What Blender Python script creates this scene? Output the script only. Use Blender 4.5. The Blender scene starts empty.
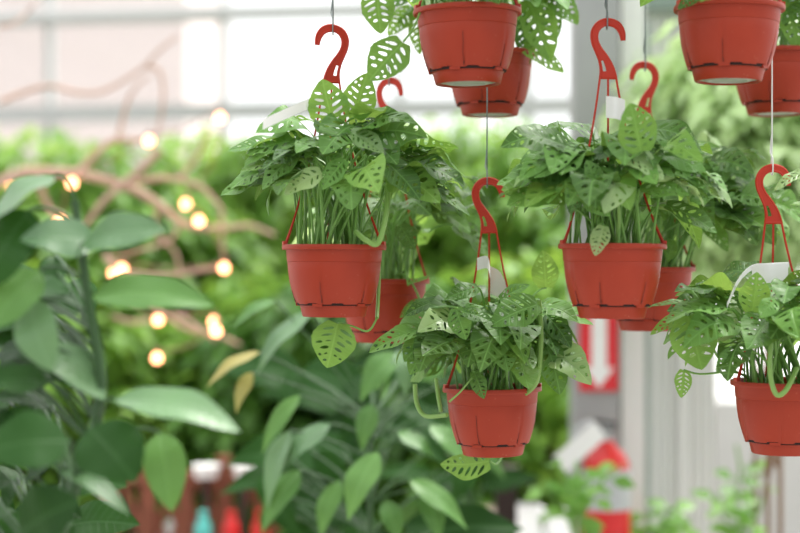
import bpy, bmesh, math, random
import numpy as np
from mathutils import Vector, Matrix, Euler
from mathutils.geometry import delaunay_2d_cdt

C = bpy.context.scene.collection
F = 1600.0            # focal length in pixels of an 800 px wide frame
CZ = 1.6              # eye height
PI = math.pi


def P(px, py, d):
    return Vector(((px - 400) / F * d, d, CZ + (266.5 - py) / F * d))


# ------------------------------------------------------------------ materials
def new_mat(name):
    m = bpy.data.materials.new(name)
    m.use_nodes = True
    nt = m.node_tree
    nt.nodes.clear()
    out = nt.nodes.new('ShaderNodeOutputMaterial')
    return m, nt, out


def nd(nt, typ, **kw):
    n = nt.nodes.new(typ)
    for k, v in kw.items():
        setattr(n, k, v)
    return n


def math_node(nt, op, a, b=None, c=None):
    n = nt.nodes.new('ShaderNodeMath')
    n.operation = op
    for i, x in enumerate((a, b, c)):
        if x is None:
            continue
        if isinstance(x, (int, float)):
            n.inputs[i].default_value = x
        else:
            nt.links.new(x, n.inputs[i])
    return n.outputs[0]


def mix_col(nt, fac, a, b):
    n = nt.nodes.new('ShaderNodeMix')
    n.data_type = 'RGBA'
    for sock, x in ((n.inputs[0], fac), (n.inputs[6], a), (n.inputs[7], b)):
        if isinstance(x, (int, float)):
            sock.default_value = x
        elif isinstance(x, tuple):
            sock.default_value = (*x, 1)
        else:
            nt.links.new(x, sock)
    return n.outputs[2]


def plain(name, col, rough=0.5, metal=0.0, noise=0.15, scale=8.0, spec=0.5, bump=0.0, bscale=60):
    m, nt, out = new_mat(name)
    b = nd(nt, 'ShaderNodeBsdfPrincipled')
    tc = nd(nt, 'ShaderNodeTexCoord')
    nz = nd(nt, 'ShaderNodeTexNoise')
    nz.inputs['Scale'].default_value = scale
    nz.inputs['Detail'].default_value = 4
    nt.links.new(tc.outputs['Object'], nz.inputs['Vector'])
    lo = tuple(c * (1 - noise) for c in col)
    hi = tuple(min(1, c * (1 + noise)) for c in col)
    nt.links.new(mix_col(nt, nz.outputs['Fac'], lo, hi), b.inputs['Base Color'])
    b.inputs['Roughness'].default_value = rough
    b.inputs['Metallic'].default_value = metal
    b.inputs['Specular IOR Level'].default_value = spec
    if bump:
        n2 = nd(nt, 'ShaderNodeTexNoise')
        n2.inputs['Scale'].default_value = bscale
        nt.links.new(tc.outputs['Object'], n2.inputs['Vector'])
        bp = nd(nt, 'ShaderNodeBump')
        bp.inputs['Strength'].default_value = bump
        bp.inputs['Distance'].default_value = 0.002
        nt.links.new(n2.outputs['Fac'], bp.inputs['Height'])
        nt.links.new(bp.outputs[0], b.inputs['Normal'])
    nt.links.new(b.outputs[0], out.inputs[0])
    return m


def emit(name, col, strength):
    m, nt, out = new_mat(name)
    e = nd(nt, 'ShaderNodeEmission')
    e.inputs[0].default_value = (*col, 1)
    e.inputs[1].default_value = strength
    nt.links.new(e.outputs[0], out.inputs[0])
    return m


def leaf_mat(name, dark, light, tcol, trans=0.35, rough=0.4, spec=0.5, veins=7.0, slope=0.6, vein_amt=0.35, midw=0.018, veincol=None, bump=0.5):
    """uv 'leaf': u across in leaf lengths + 0.5, v along; uv 'rnd': two random numbers of the leaf."""
    m, nt, out = new_mat(name)
    uv = nd(nt, 'ShaderNodeUVMap', uv_map='leaf')
    rn = nd(nt, 'ShaderNodeUVMap', uv_map='rnd')
    s = nd(nt, 'ShaderNodeSeparateXYZ')
    nt.links.new(uv.outputs[0], s.inputs[0])
    r = nd(nt, 'ShaderNodeSeparateXYZ')
    nt.links.new(rn.outputs[0], r.inputs[0])
    au = math_node(nt, 'ABSOLUTE', math_node(nt, 'SUBTRACT', s.outputs[0], 0.5))
    q = math_node(nt, 'MULTIPLY', math_node(nt, 'SUBTRACT', s.outputs[1], math_node(nt, 'MULTIPLY', au, slope)), veins)
    fr = math_node(nt, 'ABSOLUTE', math_node(nt, 'SUBTRACT', math_node(nt, 'FRACT', q), 0.5))  # .5 at integers = vein
    vein = nd(nt, 'ShaderNodeMapRange')
    vein.inputs[1].default_value = 0.40
    vein.inputs[2].default_value = 0.49
    nt.links.new(fr, vein.inputs[0])
    mid = nd(nt, 'ShaderNodeMapRange')
    mid.inputs[1].default_value = midw
    mid.inputs[2].default_value = midw * 0.35
    nt.links.new(au, mid.inputs[0])
    anyv = math_node(nt, 'MAXIMUM', math_node(nt, 'MULTIPLY', vein.outputs[0], 0.6), mid.outputs[0])
    tc = nd(nt, 'ShaderNodeTexCoord')
    nz = nd(nt, 'ShaderNodeTexNoise')
    nz.inputs['Scale'].default_value = 25
    nt.links.new(tc.outputs['Object'], nz.inputs['Vector'])
    f = math_node(nt, 'ADD', math_node(nt, 'MULTIPLY', r.outputs[0], 0.8), math_node(nt, 'MULTIPLY', nz.outputs['Fac'], 0.25))
    base = mix_col(nt, f, dark, light)
    vc = veincol or tuple(min(1, x * 1.5 + 0.04) for x in light)
    col = mix_col(nt, math_node(nt, 'MULTIPLY', anyv, vein_amt), base, vc)
    b = nd(nt, 'ShaderNodeBsdfPrincipled')
    nt.links.new(col, b.inputs['Base Color'])
    b.inputs['Roughness'].default_value = rough
    b.inputs['Specular IOR Level'].default_value = spec
    if bump:
        bp = nd(nt, 'ShaderNodeBump')
        bp.inputs['Strength'].default_value = bump
        bp.inputs['Distance'].default_value = 0.0015
        bp.invert = True
        nt.links.new(anyv, bp.inputs['Height'])
        nt.links.new(bp.outputs[0], b.inputs['Normal'])
    t = nd(nt, 'ShaderNodeBsdfTranslucent')
    nt.links.new(mix_col(nt, r.outputs[0], tuple(x * 0.75 for x in tcol), tcol), t.inputs[0])
    mx = nd(nt, 'ShaderNodeMixShader')
    mx.inputs[0].default_value = trans
    nt.links.new(b.outputs[0], mx.inputs[1])
    nt.links.new(t.outputs[0], mx.inputs[2])
    nt.links.new(mx.outputs[0], out.inputs[0])
    return m


M = {}
M['monstera'] = leaf_mat('monstera_leaf', (.007, .040, .007), (.15, .33, .07), (.30, .52, .07), .22, .42, .26, vein_amt=.4)  # dark end deepened for inner shade, light end raised for leaf sheen
M['monstera_young'] = leaf_mat('monstera_young_leaf', (.075, .20, .03), (.17, .35, .065), (.40, .62, .11), .36, .42, .28, vein_amt=.4)
M['monstera_pale'] = leaf_mat('monstera_pale_leaf', (.20, .36, .13), (.34, .50, .22), (.6, .8, .3), .42, .3, .6, vein_amt=.25)
M['stem'] = plain('monstera_stem', (.16, .34, .06), .45, noise=.25)
M['stem_dark'] = plain('dark_green_stem', (.025, .075, .016), .5, noise=.25)
M['vine'] = plain('monstera_vine_stem', (.20, .36, .08), .45, noise=.2)
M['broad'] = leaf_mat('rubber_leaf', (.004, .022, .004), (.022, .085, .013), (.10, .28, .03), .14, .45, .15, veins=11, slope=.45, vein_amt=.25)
M['broad_sheen'] = leaf_mat('rubber_leaf_sheen_tint', (.05, .13, .05), (.12, .24, .10), (.3, .5, .15), .15, .40, .5, veins=11, slope=.45, vein_amt=.2)  # grey sheen put into the base colour, besides the stronger specular
M['lily'] = leaf_mat('lily_leaf', (.025, .10, .022), (.11, .25, .06), (.25, .48, .08), .22, .42, .3, veins=14, slope=.8, vein_amt=.3)
M['lily_shade'] = leaf_mat('lily_leaf_shaded', (.005, .026, .004), (.022, .085, .013), (.10, .25, .03), .12, .5, .12, veins=14, slope=.8, vein_amt=.3)  # lily leaf darkened in colour to stand for shade from overhead
M['lily_yellow'] = leaf_mat('lily_leaf_yellowing', (.22, .24, .06), (.38, .32, .10), (.55, .5, .12), .3, .4, .4, veins=14, slope=.8, vein_amt=.2)
M['hedge'] = leaf_mat('hedge_leaf', (.095, .235, .03), (.24, .42, .065), (.45, .68, .10), .40, .45, .3, veins=6, vein_amt=.1, bump=0)
M['hedge_deep'] = leaf_mat('hedge_leaf_deep', (.06, .17, .024), (.18, .35, .05), (.38, .60, .08), .38, .45, .3, veins=6, vein_amt=.1, bump=0)
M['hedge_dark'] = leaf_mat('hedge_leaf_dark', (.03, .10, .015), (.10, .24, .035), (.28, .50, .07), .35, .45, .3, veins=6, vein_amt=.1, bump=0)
M['tree'] = leaf_mat('tree_leaf_hazed', (.30, .45, .19), (.50, .66, .34), (.66, .82, .42), .45, .45, .3, veins=6, vein_amt=.1, bump=0)  # lens haze put into the leaf colour as a paler, duller green
M['smallleaf'] = leaf_mat('small_shrub_leaf', (.08, .24, .04), (.22, .46, .09), (.42, .70, .14), .35, .4, .4, veins=6, vein_amt=.2, bump=0)
M['bark'] = plain('bark', (.20, .12, .07), .85, noise=.3, scale=20, bump=.5)
M['twig'] = plain('bare_branch_bark', (.47, .31, .235), .8, noise=.2, scale=14, bump=.4)
M['hook'] = plain('red_plastic_hanger', (.48, .032, .014), .38, noise=.08, spec=.35)
M['wire'] = plain('galvanised_wire', (.22, .25, .25), .4, .6)
M['wire_pale'] = plain('pale_wire', (.75, .76, .74), .4, .2)
M['white'] = plain('white_plastic', (.82, .82, .81), .5, noise=.03)
M['soil'] = plain('soil', (.045, .026, .015), .95, noise=.5, scale=60, bump=1)
M['crack'] = plain('dark_crack', (.09, .016, .008), .8)
M['grime'] = plain('grey_green_grime', (.42, .43, .37), .8, noise=.35, scale=60)
M['slot'] = plain('gap_shade', (.02, .008, .006), .9)
M['steel'] = plain('painted_grey_steel', (.50, .51, .50), .5, .0, noise=.06)
M['steel_dark'] = plain('dull_grey_steel', (.33, .34, .34), .5, .0, noise=.08)
M['frame'] = plain('white_frame', (.78, .78, .77), .5, noise=.03)
M['seal'] = plain('grey_green_seal', (.22, .28, .25), .6)
M['panel'] = plain('ribbed_panel', (.70, .705, .69), .5, noise=.04)
M['concrete'] = plain('concrete', (.62, .61, .59), .8, noise=.12, scale=3)
M['floor'] = plain('worn_floor', (.30, .29, .27), .8, noise=.15, scale=3)
M['pink'] = plain('pink_stucco', (.77, .66, .63), .9, noise=.04, scale=2)
M['red'] = plain('red_paint', (.62, .018, .018), .28, noise=.05)
M['sign_red'] = plain('sign_red', (.66, .02, .03), .4, noise=.03)
M['black'] = plain('black_rubber', (.02, .02, .02), .5)
M['greylab'] = plain('grey_label', (.45, .47, .48), .5)
M['brownwood'] = plain('red_brown_wood', (.23, .075, .04), .75, noise=.3, scale=12, bump=.3)
M['darkwood'] = plain('dark_wood', (.035, .02, .016), .8, noise=.3)
M['teal'] = plain('teal_plastic', (.10, .50, .45), .35)
M['beige'] = plain('beige_clay', (.62, .50, .42), .8)
M['lime'] = plain('lime_plastic', (.45, .60, .10), .5)
M['rose'] = plain('rose_plastic', (.75, .18, .25), .5)
M['bulb'] = emit('warm_bulb', (1.0, .40, .19), 7.0)
M['cable'] = plain('brown_cable', (.28, .15, .10), .6)


def pot_material():
    m, nt, out = new_mat('terracotta_plastic')
    b = nd(nt, 'ShaderNodeBsdfPrincipled')
    tc = nd(nt, 'ShaderNodeTexCoord')
    nz = nd(nt, 'ShaderNodeTexNoise')
    nz.inputs['Scale'].default_value = 22
    nz.inputs['Detail'].default_value = 6
    nt.links.new(tc.outputs['Object'], nz.inputs['Vector'])
    base = mix_col(nt, nz.outputs['Fac'], (.285, .027, .010), (.37, .042, .017))
    # dried water marks, pale and sparse
    n2 = nd(nt, 'ShaderNodeTexNoise')
    n2.inputs['Scale'].default_value = 120
    n2.inputs['Detail'].default_value = 3
    nt.links.new(tc.outputs['Object'], n2.inputs['Vector'])
    mr = nd(nt, 'ShaderNodeMapRange')
    mr.inputs[1].default_value = .70
    mr.inputs[2].default_value = .80
    mr.inputs[4].default_value = .35
    nt.links.new(n2.outputs['Fac'], mr.inputs[0])
    nt.links.new(mix_col(nt, mr.outputs[0], base, (.58, .24, .16)), b.inputs['Base Color'])
    b.inputs['Specular IOR Level'].default_value = .28
    rr = nd(nt, 'ShaderNodeMapRange')
    rr.inputs[3].default_value = .34
    rr.inputs[4].default_value = .55
    nt.links.new(nz.outputs['Fac'], rr.inputs[0])
    nt.links.new(rr.outputs[0], b.inputs['Roughness'])
    nt.links.new(b.outputs[0], out.inputs[0])
    return m


M['pot'] = pot_material()


def glass_mat():
    m, nt, out = new_mat('window_glass')
    t = nd(nt, 'ShaderNodeBsdfTransparent')
    t.inputs[0].default_value = (.96, .97, .97, 1)
    g = nd(nt, 'ShaderNodeBsdfGlossy')
    g.inputs['Roughness'].default_value = .05
    mx = nd(nt, 'ShaderNodeMixShader')
    mx.inputs[0].default_value = .07
    nt.links.new(t.outputs[0], mx.inputs[1])
    nt.links.new(g.outputs[0], mx.inputs[2])
    nt.links.new(mx.outputs[0], out.inputs[0])
    return m


M['glass'] = glass_mat()


# ------------------------------------------------------------------ mesh building
class MB:
    def __init__(self):
        self.v, self.f, self.m, self.uv, self.rn = [], [], [], [], []
        self.has_uv = False

    def add(self, verts, faces, mi=0, uv=None, rn=None):
        b = len(self.v)
        self.v.extend([tuple(x) for x in verts])
        self.f.extend([tuple(b + i for i in f) for f in faces])
        self.m.extend([mi] * len(faces))
        if uv is not None:
            self.has_uv = True
            self.uv.extend(uv)
            self.rn.extend([rn] * len(verts))
        else:
            self.uv.extend([(0.5, 0.5)] * len(verts))
            self.rn.extend([(0.5, 0.5)] * len(verts))

    def box(self, lo, hi, mi=0, mat=None):
        x0, y0, z0 = lo
        x1, y1, z1 = hi
        v = [Vector(p) for p in ((x0, y0, z0), (x1, y0, z0), (x1, y1, z0), (x0, y1, z0), (x0, y0, z1), (x1, y0, z1), (x1, y1, z1), (x0, y1, z1))]
        if mat is not None:
            v = [mat @ p for p in v]
        self.add(v, [(0, 3, 2, 1), (4, 5, 6, 7), (0, 1, 5, 4), (1, 2, 6, 5), (2, 3, 7, 6), (3, 0, 4, 7)], mi)

    def tube(self, pts, rad, n=6, mi=0, uv=None, rn=None):
        pts = [Vector(p) for p in pts]
        k = len(pts)
        rads = rad if isinstance(rad, (list, tuple)) else [rad] * k
        vs, fs = [], []
        t0 = (pts[1] - pts[0]).normalized()
        ref = Vector((0, 0, 1)) if abs(t0.z) < .9 else Vector((1, 0, 0))
        a = t0.cross(ref).normalized()
        for i in range(k):
            t = (pts[min(i + 1, k - 1)] - pts[max(i - 1, 0)])
            t = t.normalized() if t.length > 1e-9 else t0
            a = (a - t * a.dot(t))
            a = a.normalized() if a.length > 1e-6 else t.orthogonal().normalized()
            b = t.cross(a)
            for j in range(n):
                an = 2 * PI * j / n
                vs.append(pts[i] + (a * math.cos(an) + b * math.sin(an)) * rads[i])
        for i in range(k - 1):
            for j in range(n):
                fs.append((i * n + j, i * n + (j + 1) % n, (i + 1) * n + (j + 1) % n, (i + 1) * n + j))
        fs.append(tuple(reversed(range(n))))
        fs.append(tuple((k - 1) * n + j for j in range(n)))
        if uv is not None:
            self.add(vs, fs, mi, [uv] * len(vs), rn)
        else:
            self.add(vs, fs, mi)

    def lathe(self, prof, n=48, mi=0, cap=True, c=(0, 0, 0), fn=None):
        vs, fs = [], []
        for i, (r, z) in enumerate(prof):
            for j in range(n):
                an = 2 * PI * j / n
                rr, zz = (r, z) if fn is None else fn(r, z, an, i)
                vs.append((c[0] + rr * math.cos(an), c[1] + rr * math.sin(an), c[2] + zz))
        for i in range(len(prof) - 1):
            for j in range(n):
                fs.append((i * n + j, i * n + (j + 1) % n, (i + 1) * n + (j + 1) % n, (i + 1) * n + j))
        if cap:
            if prof[0][0] > 1e-5:
                fs.append(tuple(reversed(range(n))))
            if prof[-1][0] > 1e-5:
                fs.append(tuple((len(prof) - 1) * n + j for j in range(n)))
        self.add(vs, fs, mi)

    def build(self, name, mats, parent=None, smooth=True, loc=None):
        me = bpy.data.meshes.new(name)
        me.from_pydata(self.v, [], self.f)
        for m in (mats if isinstance(mats, (list, tuple)) else [mats]):
            me.materials.append(m)
        me.polygons.foreach_set('material_index', self.m)
        if self.has_uv:
            li = np.empty(len(me.loops), dtype=np.int32)
            me.loops.foreach_get('vertex_index', li)
            for nm, arr in (('leaf', self.uv), ('rnd', self.rn)):
                lay = me.uv_layers.new(name=nm)
                lay.data.foreach_set('uv', np.asarray(arr, dtype=np.float32)[li].ravel())
        if smooth:
            me.polygons.foreach_set('use_smooth', [True] * len(me.polygons))
            try:
                me.set_sharp_from_angle(angle=math.radians(38))
            except Exception:
                pass
        me.update()
        o = bpy.data.objects.new(name, me)
        C.objects.link(o)
        if parent is not None:
            o.parent = parent
        if loc is not None:
            o.location = loc
        return o


def tag(o, label, cat, group=None):
    o['label'] = label
    o['category'] = cat
    if group:
        o['group'] = group
    return o


def thing(name, label, cat, loc=(0, 0, 0), rot=(0, 0, 0), group=None):
    o = bpy.data.objects.new(name, None)
    C.objects.link(o)
    o.location = loc
    o.rotation_euler = rot
    o.empty_display_size = .05
    return tag(o, label, cat, group)


def struct(name, mb, mats, smooth=False):
    o = mb.build(name, mats, smooth=smooth)
    o['kind'] = 'structure'
    return o


def bez(p0, p1, p2, n=7):
    return [p0 * (1 - t) ** 2 + p1 * 2 * t * (1 - t) + p2 * t * t for t in (i / (n - 1) for i in range(n))]


def spline(pts, n=5):
    """Catmull-Rom through the points."""
    pts = [Vector(p) for p in pts]
    out = []
    for i in range(len(pts) - 1):
        a, b, c, d = pts[max(i - 1, 0)], pts[i], pts[i + 1], pts[min(i + 2, len(pts) - 1)]
        for k in range(n):
            t = k / n
            out.append(.5 * ((2 * b) + (c - a) * t + (2 * a - 5 * b + 4 * c - d) * t * t + (3 * b - a - 3 * c + d) * t ** 3))
    out.append(pts[-1])
    return out


# ------------------------------------------------------------------ leaves
def width_monstera(v):
    return .335 * (max(0.0, math.sin(PI * min(1, v) ** .76)) ** .72) * (1 - .08 * v)


def in_poly(x, y, poly):
    c = False
    j = len(poly) - 1
    for i in range(len(poly)):
        xi, yi = poly[i]
        xj, yj = poly[j]
        if (yi > y) != (yj > y) and x < (xj - xi) * (y - yi) / (yj - yi) + xi:
            c = not c
        j = i
    return c


def swiss_leaf(seed, holes=1.0):
    """A perforated ovate leaf: plane coordinates (u across, v along, length 1) and triangles."""
    rg = random.Random(seed)
    N = 22
    right = [(width_monstera(i / N), i / N) for i in range(N + 1)]
    right[0] = (0.0, .015)
    right[1] = (right[1][0] * 1.02, -.015)
    right[2] = (right[2][0], .05)
    out = [(u * (1 + rg.uniform(-.03, .03)), v) for u, v in right]
    left = [(-u * (1 + rg.uniform(-.03, .03)), v) for u, v in right[1:-1]]
    poly = out + left[::-1]
    verts = [Vector(p) for p in poly]
    n0 = len(verts)
    edges = [(i, (i + 1) % n0) for i in range(n0)]
    hol = []
    for sgn in (-1, 1):
        for k in range(6):
            if rg.random() > holes:
                continue
            vk = (k + .5) / 7 + .02
            # hole runs along the veins: v = vk + .6 u
            umax = None
            for i in range(60):
                u = i * .006
                if u > width_monstera(min(1, vk + .6 * u)) * .86:
                    umax = u
                    break
            umax = umax or .2
            a = .035 + rg.uniform(0, .02)
            if umax - a < .05:
                continue
            segs = [(a, a + (umax - a) * rg.uniform(.55, .95), rg.uniform(.024, .037))]
            if rg.random() < .35:
                mid = a + (umax - a) * .36
                segs = [(a, mid, rg.uniform(.012, .020)), (mid + .035, umax * rg.uniform(.9, .98), rg.uniform(.022, .033))]
            for (u0, u1, hw) in segs:
                if u1 - u0 < .03:
                    continue
                pg = []
                M_ = 12
                for j in range(M_):
                    th = 2 * PI * j / M_
                    tt = (u0 + u1) / 2 + (u1 - u0) / 2 * math.cos(th)
                    off = hw * math.sin(th) * (1 - .25 * math.cos(th))
                    pg.append((sgn * (tt - off * .45), vk + .6 * tt + off * .8))
                hol.append(pg)
    for pg in hol:
        b = len(verts)
        verts += [Vector(p) for p in pg]
        edges += [(b + j, b + (j + 1) % len(pg)) for j in range(len(pg))]
    b = len(verts)
    for i in range(1, 16):
        verts.append(Vector((0, i / 16)))
        if i > 1:
            edges.append((len(verts) - 2, len(verts) - 1))
    for sgn in (-1, 1):
        for i in range(1, 12):
            v = i / 12
            for fr in (.45, .8):
                u = sgn * width_monstera(v) * fr
                if not any(in_poly(u, v, h) for h in hol):
                    verts.append(Vector((u, v)))
    rv, re, rf, *_ = delaunay_2d_cdt(verts, edges, [], 0, 1e-5)
    tris = []
    for f in rf:
        cx = sum(rv[i].x for i in f) / len(f)
        cy = sum(rv[i].y for i in f) / len(f)
        if not in_poly(cx, cy, poly):
            continue
        if any(in_poly(cx, cy, h) for h in hol):
            continue
        tris.append(tuple(f))
    return np.array([(v.x, v.y) for v in rv]), tris


def blade_leaf(wf, nv=10, nu=2):
    """A plain leaf as a grid: half width wf(v)."""
    vs, fs = [], []
    for i in range(nv + 1):
        v = i / nv
        w = wf(v)
        for j in range(-nu, nu + 1):
            vs.append((w * j / nu, v))
    c = 2 * nu + 1
    for i in range(nv):
        for j in range(2 * nu):
            a = i * c + j
            fs.append((a, a + 1, a + 1 + c, a + c))
    return np.array(vs), fs


SWISS = [swiss_leaf(100 + i, .95) for i in range(10)] + [swiss_leaf(200 + i, .6) for i in range(4)]
YOUNG = [swiss_leaf(300 + i, .3) for i in range(4)]
LANCE = blade_leaf(lambda v: .155 * max(0.002, math.sin(PI * v ** .66)) ** 1.1, 14, 2)
OVAL = blade_leaf(lambda v: .24 * max(0.002, math.sin(PI * v ** .8)) ** .75, 12, 2)
TINY = blade_leaf(lambda v: .24 * max(0.004, math.sin(PI * v ** .8)), 3, 1)
SMALL = blade_leaf(lambda v: .32 * max(0.004, math.sin(PI * v ** .75)) ** .8, 6, 1)


def put_leaf(mb, shape, base, tip, normal, wide=1.0, arch=.08, fold=.35, wave=.02, mi=0, rg=random):
    """Lay a leaf from base to tip; its upper face looks along 'normal'."""
    uvs, fs = shape
    base, tip = Vector(base), Vector(tip)
    d = tip - base
    L = d.length
    d = d / L
    n = Vector(normal) - d * Vector(normal).dot(d)
    if n.length < 1e-4:
        n = d.orthogonal()
    n.normalize()
    s = d.cross(n)
    u = uvs[:, 0] * wide
    v = uvs[:, 1]
    ph = rg.uniform(0, 6.28)
    h = arch * np.sin(PI * np.clip(v, 0, 1)) + fold * np.abs(u) - fold * .9 * u * u * 2 + wave * np.sin(v * 11 + ph) * np.abs(u) * 5 + wave * .8 * np.sin(v * 5 + ph * 2) * u * 4
    # leaf hangs: sides fall a little
    pts = np.outer(v * L, d) + np.outer(h * L, n) + np.outer(u * L, s) + np.array(base)
    mb.add(pts.tolist(), fs, mi, [(a + .5, b) for a, b in uvs.tolist()], (rg.random(), rg.random()))


# ------------------------------------------------------------------ hanging planters
RIM = .110
HOOK = .338     # hook top above rim


def pot_parts(root, rg, grime=True):
    seam = [rg.uniform(0, .5) + k * PI / 3 for k in range(6)]
    body = [(.0, .0215), (.050, .0215), (.0585, .0205), (.0592, .0225), (.0616, .030), (.0650, .042), (.0682, .056), (.0704, .072), (.0716, .086),
            (.0712, .0872), (.0722, .0880), (.0724, .0892), (.0736, .1055), (.0740, .1066), (.0790, .1070), (.0797, .1078), (.0800, .1095), (.0800, .1125), (.0794, .1145), (.0780, .115),
            (.0755, .1145), (.0735, .1125), (.0725, .105), (.0715, .096), (.0, .096)]

    def fn(r, z, an, i):
        if 2 <= i <= 8:
            for s in seam:
                dd = abs((an - s + PI) % (2 * PI) - PI)
                if dd < .025:
                    r -= .0012 * (1 if i < 7 else .3)
        if i in (2, 3):      # ragged lower edge above the saucer
            z += .0022 * (1 if math.sin(an * 9 + seam[0] * 9) > .2 else 0)
        return r, z
    body = [(a, z * .957) for a, z in body]
    mb = MB()
    mb.lathe(body, 144, 0, False, fn=fn)
    pot = mb.build('pot', M['pot'], root)
    mb = MB()
    mb.lathe([(.0, .0925), (.03, .095), (.06, .0935), (.0716, .092)], 28)
    mb.build('soil', M['soil'], root)
    # dark ring standing in for the shade in the slot above the saucer
    mb = MB()
    mb.lathe([(.0500, .0178), (.0560, .0178), (.0565, .0215), (.0500, .0215)], 72, 0, False)
    mb.build('saucer_gap_shade', M['slot'], root)
    mb = MB()
    mb.lathe([(.0, .0035), (.026, .0035), (.028, .001), (.032, .001), (.034, .0035), (.043, .0035)], 64, 1, False)
    mb.lathe([(.043, .0035), (.044, .0003), (.0470, .0), (.0482, .001), (.0520, .0160), (.0536, .0172), (.0536, .0182), (.0530, .0185), (.0, .0185)], 96, 0, False)
    # three clips that hold the saucer
    for k in range(5):
        a = seam[0] + k * 2 * PI / 5 + .3
        R_ = Matrix.Rotation(a, 4, 'Z')
        mb.box((.0520, -.008, .0165), (.0578, .008, .0208), 0, R_)
    mb.build('saucer', [M['pot'], M['grime']], root)
    # hairline cracks rising from the slot
    prof = [(.0590, .0225), (.0616, .0287), (.0650, .0402), (.0682, .0536), (.0704, .0689), (.0713, .078)]
    for k, sm in enumerate(seam):
        m = rg.choice((3, 4, 5))
        mb = MB()
        mb.tube(spline([((q + .0002) * math.cos(sm + rg.uniform(-.012, .012)), (q + .0002) * math.sin(sm + rg.uniform(-.012, .012)), z) for q, z in prof[:m]], 4), [.0007] * 4 + [.00035] * (4 * (m - 1) - 3), 5)
        if rg.random() < .5:
            mb.build('crack', M['crack'], root)
    return seam


def hanger(root, flip, yaw, rg, anchor):
    """Flat plastic question-mark hook and three straps down to the rim."""
    pts = [(.0245, -.030, .004), (.0225, -.018, .007), (.016, -.008, .0085), (.006, -.0035, .009), (-.005, -.004, .009), (-.014, -.010, .009), (-.0188, -.020, .0088),
           (-.0182, -.032, .0085), (-.013, -.044, .0095), (-.006, -.056, .013), (-.001, -.068, .0175), (.0015, -.078, .0215), (.002, -.086, .0245)]
    cl = spline([(x, 0, z) for x, z, w in pts], 4)
    ws = spline([(w, 0, 0) for x, z, w in pts], 4)
    R = Matrix.Rotation(yaw, 4, 'Z')
    def tr(x, y, z):
        return R @ Vector((x * flip, y, z)) + anchor
    mb = MB()
    L_, R_, k = [], [], len(cl)
    for i, p in enumerate(cl):
        t = (cl[min(i + 1, k - 1)] - cl[max(i - 1, 0)]).normalized()
        if i > k - 9:
            f = min(1, (i - (k - 9)) / 5)
            t = (t * (1 - f) + Vector((0, 0, -1)) * f).normalized()
        nn = Vector((t.z, 0, -t.x))
        w = ws[i].x / 2
        L_.append(p + nn * w)
        R_.append(p - nn * w)
    th = .0011
    vs, fs = [], []
    for i in range(k):
        for p, y in ((L_[i], -th), (R_[i], -th), (R_[i], th), (L_[i], th)):
            vs.append(tr(p.x, y, p.z))
    slot = range(k - 12, k - 6)          # a window is cut in the web here
    for i in range(k - 1):
        if i in slot:
            continue
        for j in range(4):
            fs.append((i * 4 + j, i * 4 + (j + 1) % 4, (i + 1) * 4 + (j + 1) % 4, (i + 1) * 4 + j))
    for lo_, hi_ in ((0, .16), (.42, 1)):
        for i in slot:
            b0 = len(vs)
            for q in (i, i + 1):
                pa, pb = L_[q].lerp(R_[q], lo_), L_[q].lerp(R_[q], hi_)
                for p, y in ((pa, -th), (pb, -th), (pb, th), (pa, th)):
                    vs.append(tr(p.x, y, p.z))
            for j in range(4):
                fs.append((b0 + j, b0 + (j + 1) % 4, b0 + 4 + (j + 1) % 4, b0 + 4 + j))
    fs += [(3, 2, 1, 0), (4 * k - 4, 4 * k - 3, 4 * k - 2, 4 * k - 1)]
    mb.add(vs, fs)
    for edge in (L_, R_):       # thickened edges
        mb.tube([tr(p.x, 0, p.z) for p in edge], .0019, 6)
    mb.tube([tr(L_[-1].x, 0, L_[-1].z), tr(R_[-1].x, 0, R_[-1].z)], .0022, 6)
    for i in (12, 20, 28, 36):      # ribs across the web
        mb.tube([tr(L_[i].x, 0, L_[i].z), tr(R_[i + 2].x, 0, R_[i + 2].z)], .0013, 5)
    hk = mb.build('hook', M['hook'], root)
    bases = sorted([R_[-1].x * flip, (L_[-1].x + R_[-1].x) / 2 * flip, L_[-1].x * flip])
    ends = [PI + .22, PI / 2 + rg.uniform(-.2, .2), -.18]
    for bx, an in zip(bases, ends):
        p0 = R @ Vector((bx, 0, -.086)) + anchor
        p2 = Vector((.0765 * math.cos(an), .0765 * math.sin(an), RIM - .004))
        mid = Vector((p0.x * .75 + p2.x * .25 + bx * .4, p0.y * .8 + p2.y * .2, p0.z * .42 + p2.z * .58))
        mb = MB()
        mb.tube(bez(p0, mid, p2, 10), [.0017] * 8 + [.0022, .003], 6)
        cR = Matrix.Translation(p2) @ Matrix.Rotation(an, 4, 'Z')
        mb.box((-.003, -.006, -.004), (.003, .006, .009), 0, cR)
        mb.build('strap', M['hook'], root)


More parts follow.
